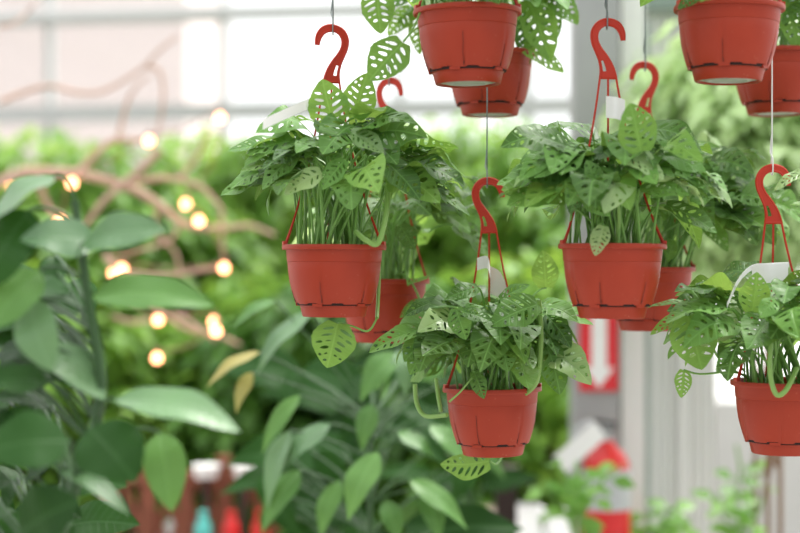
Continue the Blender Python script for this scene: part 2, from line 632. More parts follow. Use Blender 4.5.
def foliage(root, rg, n, cx, cy, zc, rx, ry, h, lmin=.07, lmax=.112, zmin=.125, bias=0.0, nstem=14, droop=.45, up=.9, hole_lo=0):
    """The crown: petioles out of the soil, each with a leaf. The frontmost petioles become parts of their own."""
    mb = MB()
    stems = []
    k = 0
    tries = 0
    n = int(n * .86)
    while k < n and tries < n * 30:
        tries += 1
        ph = rg.uniform(0, 2 * PI)
        th = math.acos(rg.uniform(-.35, 1))
        q = rg.uniform(.5, 1.0)
        dx, dy, dz = math.sin(th) * math.cos(ph), math.sin(th) * math.sin(ph), math.cos(th)
        base = Vector((cx + rx * dx * q, cy + ry * dy * q, zc + h * dz * q + rg.uniform(-.015, .015)))
        L = rg.uniform(lmin, lmax)
        di = Vector((dx + rg.uniform(-.45, .45) + bias, dy + rg.uniform(-.45, .45), dz * .35 - droop * rg.uniform(.2, 1.3)))
        di.normalize()
        tip = base + di * L
        if base.z < zmin or tip.z < zmin - .035 + (.03 if abs(tip.x) < .08 else 0):
            continue
        if max(tip.z, base.z) > zc + h + .012:
            continue
        # upper face: up, a little outward
        nrm = Vector((dx * .5 + rg.uniform(-.7, .7), dy * .5 - .4 + rg.uniform(-.6, .6), up))
        sh = rg.choice(SWISS[hole_lo:]) if rg.random() < .86 else rg.choice(YOUNG)
        put_leaf(mb, sh, base, tip, nrm, rg.uniform(.85, 1.1), rg.uniform(.06, .28), rg.uniform(.05, .42), rg.uniform(.02, .06), 0 if (pk := rg.random()) < .80 else (2 if pk < .92 else 3), rg)  # share of young and pale leaves raised to act as leaf highlights
        a = rg.uniform(0, 2 * PI)
        r0 = .055 * math.sqrt(rg.random())
        p0 = Vector((r0 * math.cos(a) + base.x * .15, r0 * math.sin(a) + base.y * .15, .097))
        lim = .064
        hr = math.hypot(p0.x, p0.y)
        if hr > lim:
            p0.x *= lim / hr
            p0.y *= lim / hr
        mid = Vector((p0.x * .6 + base.x * .4, p0.y * .6 + base.y * .4, max(base.z + .01, .15)))
        stems.append((p0.y, bez(p0, mid, base, 8), rg.uniform(.0014, .0027)))
        k += 1
    stems.sort(key=lambda s: s[0])
    for i, (y, pts, r) in enumerate(stems):
        if i >= nstem and i % 5 in (1, 3):
            pts = pts[4:]       # the lower half is lost among the others
        if i < nstem:
            m2 = MB()
            m2.tube(pts, [r * 1.25] * 3 + [r] * 5, 6)
            m2.build('stem', M['stem'], root)
        else:
            mb.tube(pts, r, 5, 1, (.5, .5), (.5, .5))
    return mb.build('foliage', [M['monstera'], M['stem'], M['monstera_young'], M['monstera_pale']], root)


def paper_tag(root, pts, w, sag=0.0, side=Vector((0, 0, -1)), mat=None):
    """A thin plastic tag: a ribbon through pts, w deep along 'side'."""
    pts = spline(pts, 6)
    vs, fs = [], []
    t = Vector((0, .0006, 0))
    for p in pts:
        for q in (p, p + side * w):
            vs += [q - t, q + t]
    for i in range(len(pts) - 1):
        a, b = i * 4, i * 4 + 4
        fs += [(a, a + 2, b + 2, b), (a + 1, b + 1, b + 3, a + 3), (a, b, b + 1, a + 1), (a + 2, a + 3, b + 3, b + 2)]
    fs += [(0, 1, 3, 2), (len(vs) - 4, len(vs) - 2, len(vs) - 1, len(vs) - 3)]
    mb = MB()
    mb.add(vs, fs)
    o = mb.build('plant_tag', mat or M['white'], root)
    o['label'] = 'white plastic plant tag'
    return o


ROWS = {'front': 2.46, 'back': 2.78}
HOOKTOP = {}


def planter(key, cx, rim, d, flip, label, fol, heroes=(), vines=(), tags=(), tilt=0.0, yaw=0.0, hook_px=None, wire=None, seed=0, wire_mat='wire', wire_label=None):
    rg = random.Random(seed)
    rim = 266.5 + (rim - 266.5) * (d - .08) / d        # rim is read at its front edge
    loc = P(cx, rim, d) - Vector((0, 0, RIM))
    root = thing('hanging_planter', label, 'hanging plant', loc, (0, math.radians(tilt), 0), 'red hanging pots of swiss cheese plants')
    inv = (Matrix.Translation(loc) @ Euler((0, math.radians(tilt), 0)).to_matrix().to_4x4()).inverted()

    def L(px, py, dd=0.0):
        return inv @ P(px, py, d + dd)
    top = HOOK
    off = 0.0
    if hook_px:
        top = (rim - hook_px[1]) / F * d
    pot_parts(root, rg)
    anchor = L(*hook_px) if hook_px else Vector((0, 0, RIM + HOOK))
    hanger(root, flip, yaw, rg, anchor)
    foliage(root, rg, **fol)
    for hd in heroes:
        bx, by, tx, ty = hd[:4]
        o = dict(w=1.0, dd=-.05, dt=None, n=(0, -.8, .6), mat='monstera', arch=.06, fold=.25, v=None, young=False, stem=None, wave=.02)
        if len(hd) > 4:
            o.update(hd[4])
        dt = o['dt'] if o['dt'] is not None else o['dd'] - .01
        mb = MB()
        sh = (YOUNG if o['young'] else SWISS[:10])[(o['v'] if o['v'] is not None else rg.randrange(10)) % (4 if o['young'] else 10)]
        b_, t_ = L(bx, by, o['dd']), L(tx, ty, dt)
        put_leaf(mb, sh, b_, t_, o['n'], o['w'], o['arch'], o['fold'], o['wave'], 0, rg)
        lf = mb.build('leaf', M[o['mat']], root)
        st = o['stem']
        if st != 'none':
            if st:
                pts = [L(*p) for p in st] + [b_]
                pts = spline(pts, 6)
            else:
                a = rg.uniform(0, 6.28)
                p0 = Vector((.03 * math.cos(a), .03 * math.sin(a) - .01, .097))
                mid = Vector((p0.x * .5 + b_.x * .5, p0.y * .5 + b_.y * .5, max(b_.z + .005, .15)))
                pts = bez(p0, mid, b_, 10)
            mb = MB()
            mb.tube(pts, .0017, 6)
            mb.build('leaf_stalk', M['stem'], lf)
    for vn in vines:
        r, pts = vn
        mb = MB()
        sp = spline([L(*p) for p in pts], 7)
        mb.tube(sp, r, 8)
        mb.build('vine', M['vine'], root)
    for tg in tags:
        paper_tag(root, [L(*p) for p in tg['pts']], tg['w'], side=Vector(tg.get('side', (0, 0, -1))))
    # the wire it hangs from
    ht = (Matrix.Translation(loc) @ Euler((0, math.radians(tilt), 0)).to_matrix().to_4x4()) @ anchor
    if wire:
        row = ROWS['front' if d < 2.68 else 'back']
        topv = Vector((wire, row, 3.06))
        mb = MB()
        y = ht.y
        loop = [ht + Vector((0, -.0045, .012)), ht + Vector((0, -.006, .0)), ht + Vector((0, -.0045, -.0105)), ht + Vector((0, 0, -.0135)), ht + Vector((0, .0045, -.0105)), ht + Vector((0, .006, .0)), ht + Vector((0, .003, .014)), ht + Vector((0, 0, .03))]
        mb.tube(spline(loop, 4) + [topv], .0012, 6)
        mb.tube([ht + Vector((0, -.0045, .012)), ht + Vector((-.003, -.002, .02)), ht + Vector((-.002, .002, .028)), ht + Vector((0, 0, .05))], .0011, 5)
        wo = mb.build('hanging_wire', M[wire_mat])
        tag(wo, wire_label, 'wire', 'wires holding the hanging pots')
    return root


def FO(n=70, cx=0, cy=0, zc=RIM + .10, rx=.11, ry=.10, h=.09, **k):
    d = dict(n=n, cx=cx, cy=cy, zc=zc, rx=rx, ry=ry, h=h)
    d.update(k)
    return d


def wx(px, d):
    return (px - 400) / F * d


UPR = (0, -.95, .2)
# A: large pot, centre left
planter('A', 334, 244, 2.45, -1,
        'red hanging pot at centre left, bushy perforated leaves above, one holed leaf dangling underneath',
        FO(86, cx=.022, zc=RIM + .118, rx=.112, ry=.10, h=.072, zmin=.155, nstem=18),
        heroes=[
            (333, 126, 322, 79, dict(w=1.35, dd=-.07, n=(0, -.95, .2), mat='monstera_young', v=0)),
            (354, 118, 367, 73, dict(w=1.15, dd=-.06, n=(.1, -.95, .2), mat='monstera_young', v=1)),
            (350, 132, 384, 153, dict(w=1.0, dd=-.09, n=(0, -.7, .7), mat='monstera_pale', v=2)),
            (322, 172, 284, 195, dict(w=.9, dd=-.11, n=(0, -.75, .65), mat='monstera_pale', v=3)),
            (302, 146, 228, 151, dict(w=.75, dd=-.03, n=(0, -.5, .9), v=4)),
            (300, 160, 240, 172, dict(w=.85, dd=-.05, n=(0, -.4, .9), mat='monstera_young', v=5)),
            (338, 323, 327, 368, dict(w=1.5, dd=-.01, n=(.1, -.97, .15), mat='monstera_young', v=6, stem=[(377, 318, .03), (368, 331, .01), (352, 326, .0)])),
            (340, 132, 382, 122, dict(w=1.1, dd=-.05, n=(0, -.6, .8), v=7)),
            (380, 138, 417, 130, dict(w=.8, dd=-.06, n=(0, -.6, .8), v=8, mat='monstera_young')),
            (405, 165, 452, 190, dict(w=.6, dd=-.04, n=(0, -.5, .9), v=9)),
            (412, 180, 470, 216, dict(w=.5, dd=-.02, n=(.2, -.5, .9), v=0)),
            (300, 150, 262, 190, dict(w=.8, dd=-.08, n=(-.2, -.7, .7), v=1)),
            (345, 160, 322, 190, dict(w=.9, dd=-.11, n=(0, -.8, .6), v=2)),
            (385, 160, 420, 200, dict(w=.9, dd=-.09, n=(.1, -.8, .6), v=3)),
        ],
        vines=[(.0042, [(388, 186, -.06), (386, 215, -.075), (378, 243, -.085), (366, 240, -.085), (356, 232, -.06)]),
               (.0030, [(374, 240, -.05), (379, 262, .05), (378, 300, .05), (377, 318, .03)])],
        tags=[dict(pts=[(263, 119, -.2), (292, 106, -.12), (326, 92, -.02)], w=.015)],
        tilt=.2, hook_px=(333, 26), wire=wx(331, 2.45), seed=11, yaw=.25,
        wire_label='thin wire above the hook of the centre left pot')

planter('A2', 383, 279, 2.78, 1,
        'red hanging pot partly hidden behind the centre left pot, soft in focus',
        FO(64, cx=.02, zc=RIM + .105, rx=.10, ry=.10, h=.085),
        heroes=[(408, 285, 437, 277, dict(w=.6, dd=-.08, n=(0, -.4, .9), v=3)),
                (420, 300, 400, 318, dict(w=.6, dd=-.08, n=(0, -.8, .5), v=4)),
                (400, 225, 415, 250, dict(w=1.1, dd=-.1, n=(0, -.9, .4), v=5))],
        hook_px=(389, 79), wire=wx(389, 2.78), seed=12, yaw=-.5, tilt=.6,
        wire_label='thin wire above the hook just behind the centre left pot')

# B: lowest pot, centre
planter('B', 493, 390, 2.58, 1,
        'lowest red hanging pot in the middle, leaf mound above and a leaf poking out underneath',
        FO(86, zc=RIM + .075, rx=.092, ry=.10, h=.085, zmin=.12, droop=.6, nstem=10),
        heroes=[
            (538, 304, 490, 326, dict(w=1.15, dd=-.13, n=(0, -.75, .65), v=0)),
            (478, 288, 446, 299, dict(w=1.0, dd=-.10, n=(0, -.7, .7), v=1)),
            (463, 312, 492, 322, dict(w=.95, dd=-.14, n=(0, -.7, .7), v=2)),
            (456, 308, 466, 340, dict(w=1.1, dd=-.13, n=(-.2, -.9, .3), v=3)),
            (424, 328, 369, 353, dict(w=.75, dd=-.06, n=(-.1, -.6, .8), v=4)),
            (546, 288, 543, 250, dict(w=1.1, dd=.05, n=UPR, v=5, mat='monstera_young')),
            (540, 308, 571, 348, dict(w=.9, dd=-.05, n=(.3, -.8, .5), v=6)),
            (490, 461, 440, 464, dict(w=1.15, dd=.03, n=(0, -.8, -.5), v=7, mat='monstera_young', stem=[(505, 395, .1), (508, 440, .09), (498, 463, .05)])),
            (474, 372, 484, 399, dict(w=.9, dd=-.085, n=(0, -.9, .3), v=8)),
            (500, 340, 508, 372, dict(w=1.2, dd=-.12, n=(0, -.9, .35), v=9)),
            (430, 340, 410, 375, dict(w=1.0, dd=-.06, n=(-.2, -.85, .4), v=1)),
            (545, 340, 560, 395, dict(w=.95, dd=-.06, n=(.25, -.85, .4), v=2)),
            (440, 300, 405, 316, dict(w=.9, dd=-.04, n=(0, -.5, .8), v=3)),
            (556, 330, 574, 375, dict(w=.7, dd=-.01, n=(.3, -.8, .4), v=5)),
            (500, 300, 530, 285, dict(w=.9, dd=-.08, n=(0, -.6, .8), v=8)),
        ],
        vines=[(.0036, [(415, 384, -.02), (417, 404, -.02), (426, 416, -.03), (447, 415, -.06)]),
               (.0032, [(436, 378, -.03), (438, 395, -.03), (441, 412, -.04)]),
               (.0040, [(539, 300, -.09), (541, 340, -.09), (537, 380, -.08), (525, 394, -.05)]),
               (.0016, [(472, 378, -.09), (460, 392, -.097), (449, 402, -.099)])],
        tags=[dict(pts=[(477, 258, -.02), (487, 256, -.025), (490, 266, -.02)], w=.02), dict(pts=[(490, 266, .02), (500, 272, .02), (508, 288, .02)], w=.045)],
        hook_px=(487, 179), wire=wx(487, 2.5), seed=13, yaw=-.15, tilt=-.8,
        wire_label='thin wire rising from the lowest middle pot, passing a higher pot')

# C: right centre
planter('C', 612, 243, 2.37, 1,
        'red hanging pot right of centre, leafy top and one small holed leaf lapping its rim',
        FO(88, zc=RIM + .092, cx=-.005, rx=.098, ry=.095, h=.082, zmin=.13, nstem=14, droop=.55),
        heroes=[
            (550, 192, 501, 190, dict(w=1.1, dd=-.02, n=(0, -.75, .65), v=0, mat='monstera_young', stem=[(602, 230, -.02), (580, 212, -.03)])),
            (578, 152, 515, 133, dict(w=.75, dd=-.07, n=(0, -.55, .8), v=1)),
            (641, 152, 630, 103, dict(w=1.3, dd=-.13, n=(.05, -.95, .3), v=2, mat='monstera_young')),
            (620, 150, 664, 180, dict(w=.95, dd=-.11, n=(0, -.7, .7), v=3, mat='monstera_pale')),
            (604, 226, 595, 256, dict(w=.95, dd=-.085, n=(-.2, -.9, .3), v=4, mat='monstera_pale')),
            (583, 196, 610, 216, dict(w=1.1, dd=-.12, n=(0, -.85, .5), v=5)),
            (572, 160, 534, 178, dict(w=.9, dd=-.09, n=(0, -.6, .8), v=6)),
            (590, 130, 540, 128, dict(w=.6, dd=.0, n=(0, -.5, .9), v=7)),
            (585, 170, 570, 215, dict(w=.8, dd=-.10, n=(-.2, -.8, .5), v=8)),
            (560, 155, 556, 117, dict(w=.35, dd=-.02, n=(.9, -.4, .1), v=8, mat='monstera_young')),
            (640, 190, 690, 195, dict(w=.85, dd=-.08, n=(0, -.6, .8), v=9)),
            (598, 190, 586, 160, dict(w=1.1, dd=-.12, n=(0, -.8, .6), v=1)),
            (665, 205, 717, 233, dict(w=.75, dd=-.02, n=(.1, -.7, .7), v=2)),
        ],
        vines=[(.0028, [(617, 243, -.05), (619, 215, -.06), (615, 185, -.07)])],
        tags=[dict(pts=[(606, 96, -.02), (616, 97, -.03), (625, 100, -.02)], w=.032)],
        hook_px=(607, 20), wire=wx(607, 2.44), seed=14, yaw=.1, tilt=0.3,
        wire_label='thin wire straight above the hook of the right of centre pot')

planter('C2', 649, 267, 2.78, -1,
        'red hanging pot behind the right of centre pot, its foliage spilling to the right',
        FO(84, cx=.075, zc=RIM + .11, rx=.115, ry=.10, h=.10, droop=.6, bias=.15),
        heroes=[(668, 152, 722, 148, dict(w=.8, dd=-.04, n=(0, -.5, .85), v=0, mat='monstera_young')),
                (705, 190, 752, 225, dict(w=.8, dd=-.03, n=(.2, -.6, .8), v=1)),
                (690, 165, 720, 200, dict(w=1.0, dd=-.07, n=(.1, -.8, .6), v=2)),
                (700, 215, 728, 252, dict(w=.8, dd=-.02, n=(.2, -.8, .5), v=3)),
                (672, 240, 668, 262, dict(w=.9, dd=-.07, n=(0, -.9, .2), v=5, mat='monstera_young'))],
        hook_px=(645, 63), wire=wx(643, 2.78), seed=15, yaw=.2,
        wire_label='thin wire above the hook half hidden behind the right of centre pot')

# D: right edge
planter('D', 784, 384, 2.42, 1,
        'red hanging pot cut by the right edge, white tag above, broad leaf reaching left',
        FO(70, zc=RIM + .085, rx=.115, ry=.10, h=.085, zmin=.115, nstem=16, cx=.0),
        heroes=[
            (688, 315, 702, 370, dict(w=1.3, dd=-.03, n=(-.2, -.95, .25), v=0, mat='monstera_young', stem=[(748, 378, .0), (720, 360, -.01), (705, 330, -.02)])),
            (684, 370, 681, 398, dict(w=.95, dd=-.02, n=(0, -.95, .2), v=1, mat='monstera_young', stem=[(748, 376, .0), (730, 372, -.01), (700, 374, -.01)])),
            (693, 323, 732, 330, dict(w=.75, dd=-.05, n=(0, -.6, .8), v=2)),
            (692, 304, 646, 308, dict(w=.42, dd=-.01, n=(0, -.35, .95), v=3, stem=[(745, 372, .0), (715, 335, .0)])),
            (690, 312, 650, 335, dict(w=.5, dd=.03, n=(0, -.7, .6), v=5, mat='monstera_young')),
            (752, 312, 757, 272, dict(w=1.2, dd=-.05, n=UPR, v=4, mat='monstera_young')),
            (760, 310, 790, 330, dict(w=.8, dd=-.12, n=(0, -.7, .7), v=5)),
            (775, 300, 760, 318, dict(w=1.2, dd=-.13, n=(0, -.8, .6), v=6)),
            (740, 350, 716, 372, dict(w=.9, dd=-.07, n=(-.2, -.85, .5), v=7)),
            (735, 300, 700, 292, dict(w=.6, dd=.02, n=(0, -.4, .9), v=8)),
        ],
        vines=[(.0038, [(771, 340, -.10), (770, 372, -.10), (776, 394, -.10), (786, 390, -.10), (797, 368, -.08)])],
        tags=[dict(pts=[(727, 303, -.04), (738, 279, -.03), (752, 265, -.02), (770, 263, -.03), (789, 262, -.02)], w=.008), dict(pts=[(752, 266, -.022), (770, 264, -.032), (788, 263, -.022)], w=.028)],
        hook_px=(772, 166), wire=wx(772, 2.46), wire_mat='wire_pale', seed=16, yaw=-.1,
        wire_label='pale cord above the pot at the right edge, crossing the upper pot behind it')

# E: top centre
planter('E', 468, 1, 2.36, 1,
        'topmost red pot at top centre, holed pale leaves hanging to its left',
        FO(60, zc=RIM + .10, rx=.11, ry=.10, h=.09),
        heroes=[
            (376, -10, 381, 34, dict(w=1.15, dd=-.02, n=(0, -.95, .25), v=0, mat='monstera_young')),
            (403, 42, 369, 81, dict(w=1.2, dd=-.03, n=(0, -.95, .2), v=1, mat='monstera_young', stem=[(424, -3, -.02), (420, 12, -.03), (413, 29, -.03)])),
            (430, -8, 412, 4, dict(w=.9, dd=-.08, n=(0, -.6, .7), v=2)),
            (470, -12, 500, 4, dict(w=.9, dd=-.09, n=(0, -.7, .7), v=3)),
        ],
        seed=17, tilt=-.6, hook_px=(469, -212), wire=wx(469, 2.46), wire_label='wire of the topmost centre pot')
planter('E2', 490, 46, 2.78, -1,
        'red hanging pot behind the topmost centre pot, big leaves hanging to its right',
        FO(50, zc=RIM + .12, rx=.10, ry=.10, h=.08, cx=.0, zmin=.17),
        heroes=[
            (528, 0, 550, 62, dict(w=.9, dd=-.06, n=(.2, -.9, .3), v=0, mat='monstera_young')),
            (522, 46, 564, 73, dict(w=.75, dd=-.05, n=(.1, -.8, .5), v=1, mat='monstera_young')),
            (548, -8, 578, 25, dict(w=1.0, dd=-.02, n=(.2, -.85, .4), v=2, mat='monstera_young')),
            (520, 20, 528, 66, dict(w=.8, dd=-.02, n=(.3, -.8, .3), v=3)),
            (538, -12, 556, 40, dict(w=.9, dd=-.01, n=(.3, -.8, .3), v=4)),
            (412, 8, 388, 36, dict(w=.9, dd=.0, n=(0, -.9, .3), v=5, mat='monstera_young')),
            (420, 15, 420, 55, dict(w=.8, dd=.02, n=(-.3, -.9, .3), v=6, mat='monstera_young')),
        ],
        seed=18, hook_px=(490, -150), wire=wx(490, 2.78), wire_label='wire of the pot behind the topmost centre pot')

# F: top right
planter('F', 728, -3, 2.33, 1,
        'red hanging pot at top right, grimy saucer underside seen from below',
        FO(55, zc=RIM + .10, rx=.10, ry=.10, h=.09),
        heroes=[(702, -6, 678, 10, dict(w=.9, dd=-.06, n=(0, -.6, .7), v=0)),
                (720, -8, 700, 2, dict(w=.9, dd=-.09, n=(0, -.6, .7), v=1))],
        seed=19, tilt=.8, hook_px=(728, -215), wire=wx(728, 2.4), wire_label='wire of the top right pot')
planter('F2', 776, 45, 2.78, -1,
        'red hanging pot in the top right corner, behind the pot with the grimy underside',
        FO(46, zc=RIM + .12, rx=.09, ry=.10, h=.08, zmin=.15),
        heroes=[(788, 2, 797, 50, dict(w=1.0, dd=-.06, n=(.1, -.9, .3), v=0, mat='monstera_young')),
                (805, 5, 782, 24, dict(w=.9, dd=-.07, n=(0, -.8, .6), v=1))],
        seed=20, hook_px=(776, -150), wire=wx(776, 2.78), wire_label='wire of the pot in the top right corner')

planter('G', 884, 262, 2.42, 1,
        'hanging plant mostly past the right edge, one pale leaf showing beside the right edge hook',
        FO(26, zc=RIM + .10, rx=.055, ry=.08, h=.08, lmax=.08),
        heroes=[(808, 170, 774, 191, dict(w=.6, dd=-.03, n=(-.1, -.55, .85), v=0, mat='monstera_pale')),
                (812, 205, 790, 205, dict(w=.6, dd=-.03, n=(-.1, -.55, .85), v=2, mat='monstera_young'))],
        seed=21, wire=wx(884, 2.42), wire_label='wire of the hanging plant past the right edge')

# ------------------------------------------------------------------ big broad-leaved plant, near left, out of focus
def broad_plant(name, label, cat, d, stem_pts, leaves, nrand, region, seed, mats, shape, lrange, stem_mat, pot_r=.16, group=None, wrand=(1.0, 1.4), stem_r=.012, dspread=.2, up=.7):
    rg = random.Random(seed)
    root_p = P(stem_pts[-1][0], 0, d)
    loc = Vector((root_p.x, d, 0))
    root = thing(name, label, cat, loc, group=group)

    def L(px, py, dd=0.):
        return P(px, py, d + dd) - loc
    trunk = [L(*p) for p in stem_pts] + [Vector((0, 0, .30)), Vector((0, 0, .20))]
    mb = MB()
    sp = spline(trunk, 6)
    mb.tube(sp, [stem_r * (.4 + .6 * i / len(sp)) for i in range(len(sp))], 8)
    mb.build('stem', M[stem_mat], root)
    mb = MB()
    mb.lathe([(0, 0), (pot_r * .75, 0), (pot_r, .26), (pot_r * 1.06, .26), (pot_r * 1.06, .29), (pot_r * .95, .29), (pot_r * .9, .24), (0, .24)], 32, 0, False)
    mb.build('planter_pot', M['darkwood'], root)
    items = list(leaves)
    x0, y0, x1, y1 = region
    for i in range(nrand):
        bx, by = rg.uniform(x0, x1), rg.uniform(y0, y1)
        a = rg.uniform(0, 2 * PI)
        ln = rg.uniform(*lrange)
        items.append((bx, by, bx + math.cos(a) * ln, by + abs(math.sin(a)) * ln * .7 - ln * .15,
                      dict(dd=rg.uniform(.12, 1) * dspread, mat=mats[-1], w=rg.uniform(*wrand), n=(rg.uniform(-.5, .5), -.6, up))))
    for it in items:
        bx, by, tx, ty = it[:4]
        o = dict(dd=0., dt=None, w=1.2, n=(0, -.6, .8), mat=mats[0], arch=.10, fold=.2)
        if len(it) > 4:
            o.update(it[4])
        b_ = L(bx, by, o['dd'])
        t_ = L(tx, ty, o['dt'] if o['dt'] is not None else o['dd'] - .03)
        mb = MB()
        put_leaf(mb, shape, b_, t_, o['n'], o['w'], o['arch'], o['fold'], .02, 0, rg)
        near = min(sp, key=lambda q: (q - b_).length + abs(q.z - b_.z + .08) * .5)
        mid = (near + b_) / 2 + Vector((0, 0, .02))
        mb.tube(bez(near, mid, b_, 6), stem_r * .18, 5, 1, (.5, .5), (.5, .5))
        mb.build('leaf', [M[o['mat']], M[stem_mat]], root)
    return root


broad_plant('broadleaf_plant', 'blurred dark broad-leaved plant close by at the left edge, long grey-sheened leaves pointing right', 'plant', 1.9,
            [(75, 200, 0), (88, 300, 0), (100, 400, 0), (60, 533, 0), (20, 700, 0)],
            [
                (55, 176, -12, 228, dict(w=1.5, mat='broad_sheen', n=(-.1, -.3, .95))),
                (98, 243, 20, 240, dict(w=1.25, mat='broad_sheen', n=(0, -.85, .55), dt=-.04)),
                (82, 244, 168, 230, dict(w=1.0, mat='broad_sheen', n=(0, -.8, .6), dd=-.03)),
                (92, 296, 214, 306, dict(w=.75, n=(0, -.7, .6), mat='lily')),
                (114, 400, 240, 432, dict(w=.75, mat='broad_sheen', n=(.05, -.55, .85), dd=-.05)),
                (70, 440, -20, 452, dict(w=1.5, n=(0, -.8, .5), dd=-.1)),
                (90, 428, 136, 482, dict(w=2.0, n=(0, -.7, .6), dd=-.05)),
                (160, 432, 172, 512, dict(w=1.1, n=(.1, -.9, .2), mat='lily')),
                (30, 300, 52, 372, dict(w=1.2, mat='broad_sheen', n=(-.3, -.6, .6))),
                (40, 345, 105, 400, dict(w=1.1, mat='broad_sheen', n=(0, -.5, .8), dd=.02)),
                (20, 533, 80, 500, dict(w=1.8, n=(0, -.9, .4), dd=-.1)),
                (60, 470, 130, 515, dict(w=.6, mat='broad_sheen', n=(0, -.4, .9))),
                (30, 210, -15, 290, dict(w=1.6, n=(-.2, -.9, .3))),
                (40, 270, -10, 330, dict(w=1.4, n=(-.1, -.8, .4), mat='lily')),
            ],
            62, (-40, 245, 75, 540), 31, ['broad'], OVAL, (50, 85), 'stem_dark', dspread=.35)

# ------------------------------------------------------------------ lily-like plants in the middle distance
PALE = dict(mat='lily')
broad_plant('lance_leaf_plant', 'blurred lily-like plant below the centre left pot, long pale lance leaves arching outward', 'plant', 3.4,
            [(372, 420, 0), (370, 533, 0), (368, 800, 0)],
            [
                (312, 312, 256, 376, dict(w=1.25, n=(-.4, -.5, .8), mat='broad_sheen')),
                (330, 424, 276, 476, dict(w=1.4, n=(-.3, -.6, .8), mat='broad_sheen')),
                (378, 452, 348, 522, dict(w=1.6, n=(-.4, -.7, .6), dd=-.1)),
                (372, 404, 362, 452, dict(w=1.5, n=(-.2, -.8, .5))),
                (395, 352, 360, 402, dict(w=1.7, n=(-.2, -.8, .6))),
                (398, 350, 406, 398, dict(w=1.2, n=(.2, -.8, .6), mat='broad_sheen')),
                (398, 432, 434, 458, dict(w=1.6, n=(.2, -.6, .8))),
                (410, 480, 468, 530, dict(w=1.1, n=(.3, -.7, .6), mat='lily')),
                (425, 490, 440, 545, dict(w=1.5, n=(.2, -.8, .5))),
                (300, 395, 262, 455, dict(w=1.0, n=(-.3, -.7, .6))),
                (290, 430, 268, 510, dict(w=1.1, n=(-.4, -.6, .6), mat='broad_sheen')),
                (300, 470, 262, 533, dict(w=1.4, n=(-.3, -.7, .6))),
                (340, 480, 320, 540, dict(w=1.3, n=(-.3, -.7, .6))),
                (430, 425, 470, 470, dict(w=1.3, n=(.3, -.7, .7))),
                (260, 352, 206, 388, dict(w=1.0, n=(-.3, -.5, .8), mat='lily_yellow')),
                (252, 372, 236, 414, dict(w=1.2, n=(-.3, -.7, .5), mat='lily_yellow')),
                (275, 300, 232, 330, dict(w=1.1, n=(-.3, -.5, .8), mat='lily')),
                (385, 500, 400, 545, dict(w=1.5, n=(.1, -.8, .5))),
            ],
            52, (265, 340, 470, 540), 41, ['lily', 'lily_shade'], LANCE, (60, 105), 'stem_dark', dspread=.9, wrand=(1.2, 1.7), up=.4)

broad_plant('lance_leaf_plant', 'blurred darker lily-like plant beneath the lowest middle pot, beside the dark post', 'plant', 4.2,
            [(470, 470, 0), (470, 533, 0), (468, 800, 0)],
            [(470, 440, 505, 480, dict(w=1.4, n=(.3, -.7, .6))),
             (480, 400, 440, 440, dict(w=1.4, n=(-.3, -.7, .6)))],
            20, (425, 395, 485, 500), 42, ['lily', 'lily_shade'], LANCE, (40, 70), 'stem_dark', dspread=.5, wrand=(1.1, 1.5), up=.5)


# ------------------------------------------------------------------ shrubs and trees of the green background
def crown_mesh(name, n, rx, ry, rz, ls, seed, mat, shape=TINY, droop=.8, clump=26):
    rg = random.Random(seed)
    mb = MB()
    cl = []
    for i in range(clump):
        th = math.acos(rg.uniform(-.9, 1))
        ph = rg.uniform(0, 2 * PI)
        q = rg.uniform(.45, .95)
        cl.append((Vector((rx * math.sin(th) * math.cos(ph) * q, ry * math.sin(th) * math.sin(ph) * q, rz * math.cos(th) * q)), rg.uniform(.14, .25)))
    for i in range(n):
        c, s = rg.choice(cl)
        d = Vector((rg.gauss(0, 1), rg.gauss(0, 1), rg.gauss(0, .8)))
        d.normalize()
        b = c + d * s * rg.uniform(.5, 1)
        dr = Vector((d.x, d.y, d.z * .5 - droop + rg.uniform(-.3, .3))).normalized()
        l = ls * rg.uniform(.7, 1.3)
        put_leaf(mb, shape, b, b + dr * l, (d.x + rg.uniform(-.5, .5), d.y + rg.uniform(-.5, .5), .6), rg.uniform(.8, 1.2), .1, .2, 0, 0, rg)
    me = mb.build(name, mat)
    return me


def trunk_mesh(name, h, r, spread, seed, nb=5, mat='bark'):
    rg = random.Random(seed)
    mb = MB()
    mb.tube(spline([(0, 0, 0), (rg.uniform(-.04, .04), rg.uniform(-.04, .04), h * .5), (0, 0, h)], 4), [r * 1.2] * 3 + [r] * 6, 8)
    for i in range(nb):
        a = 2 * PI * i / nb + rg.uniform(-.3, .3)
        z = h * rg.uniform(.5, .95)
        mb.tube(spline([(0, 0, z), (spread * .5 * math.cos(a), spread * .5 * math.sin(a), z + spread * .5), (spread * math.cos(a), spread * math.sin(a), z + spread * .9)], 4), [r * .6] * 4 + [r * .4] * 5, 6)
    return mb.build(name, M[mat])


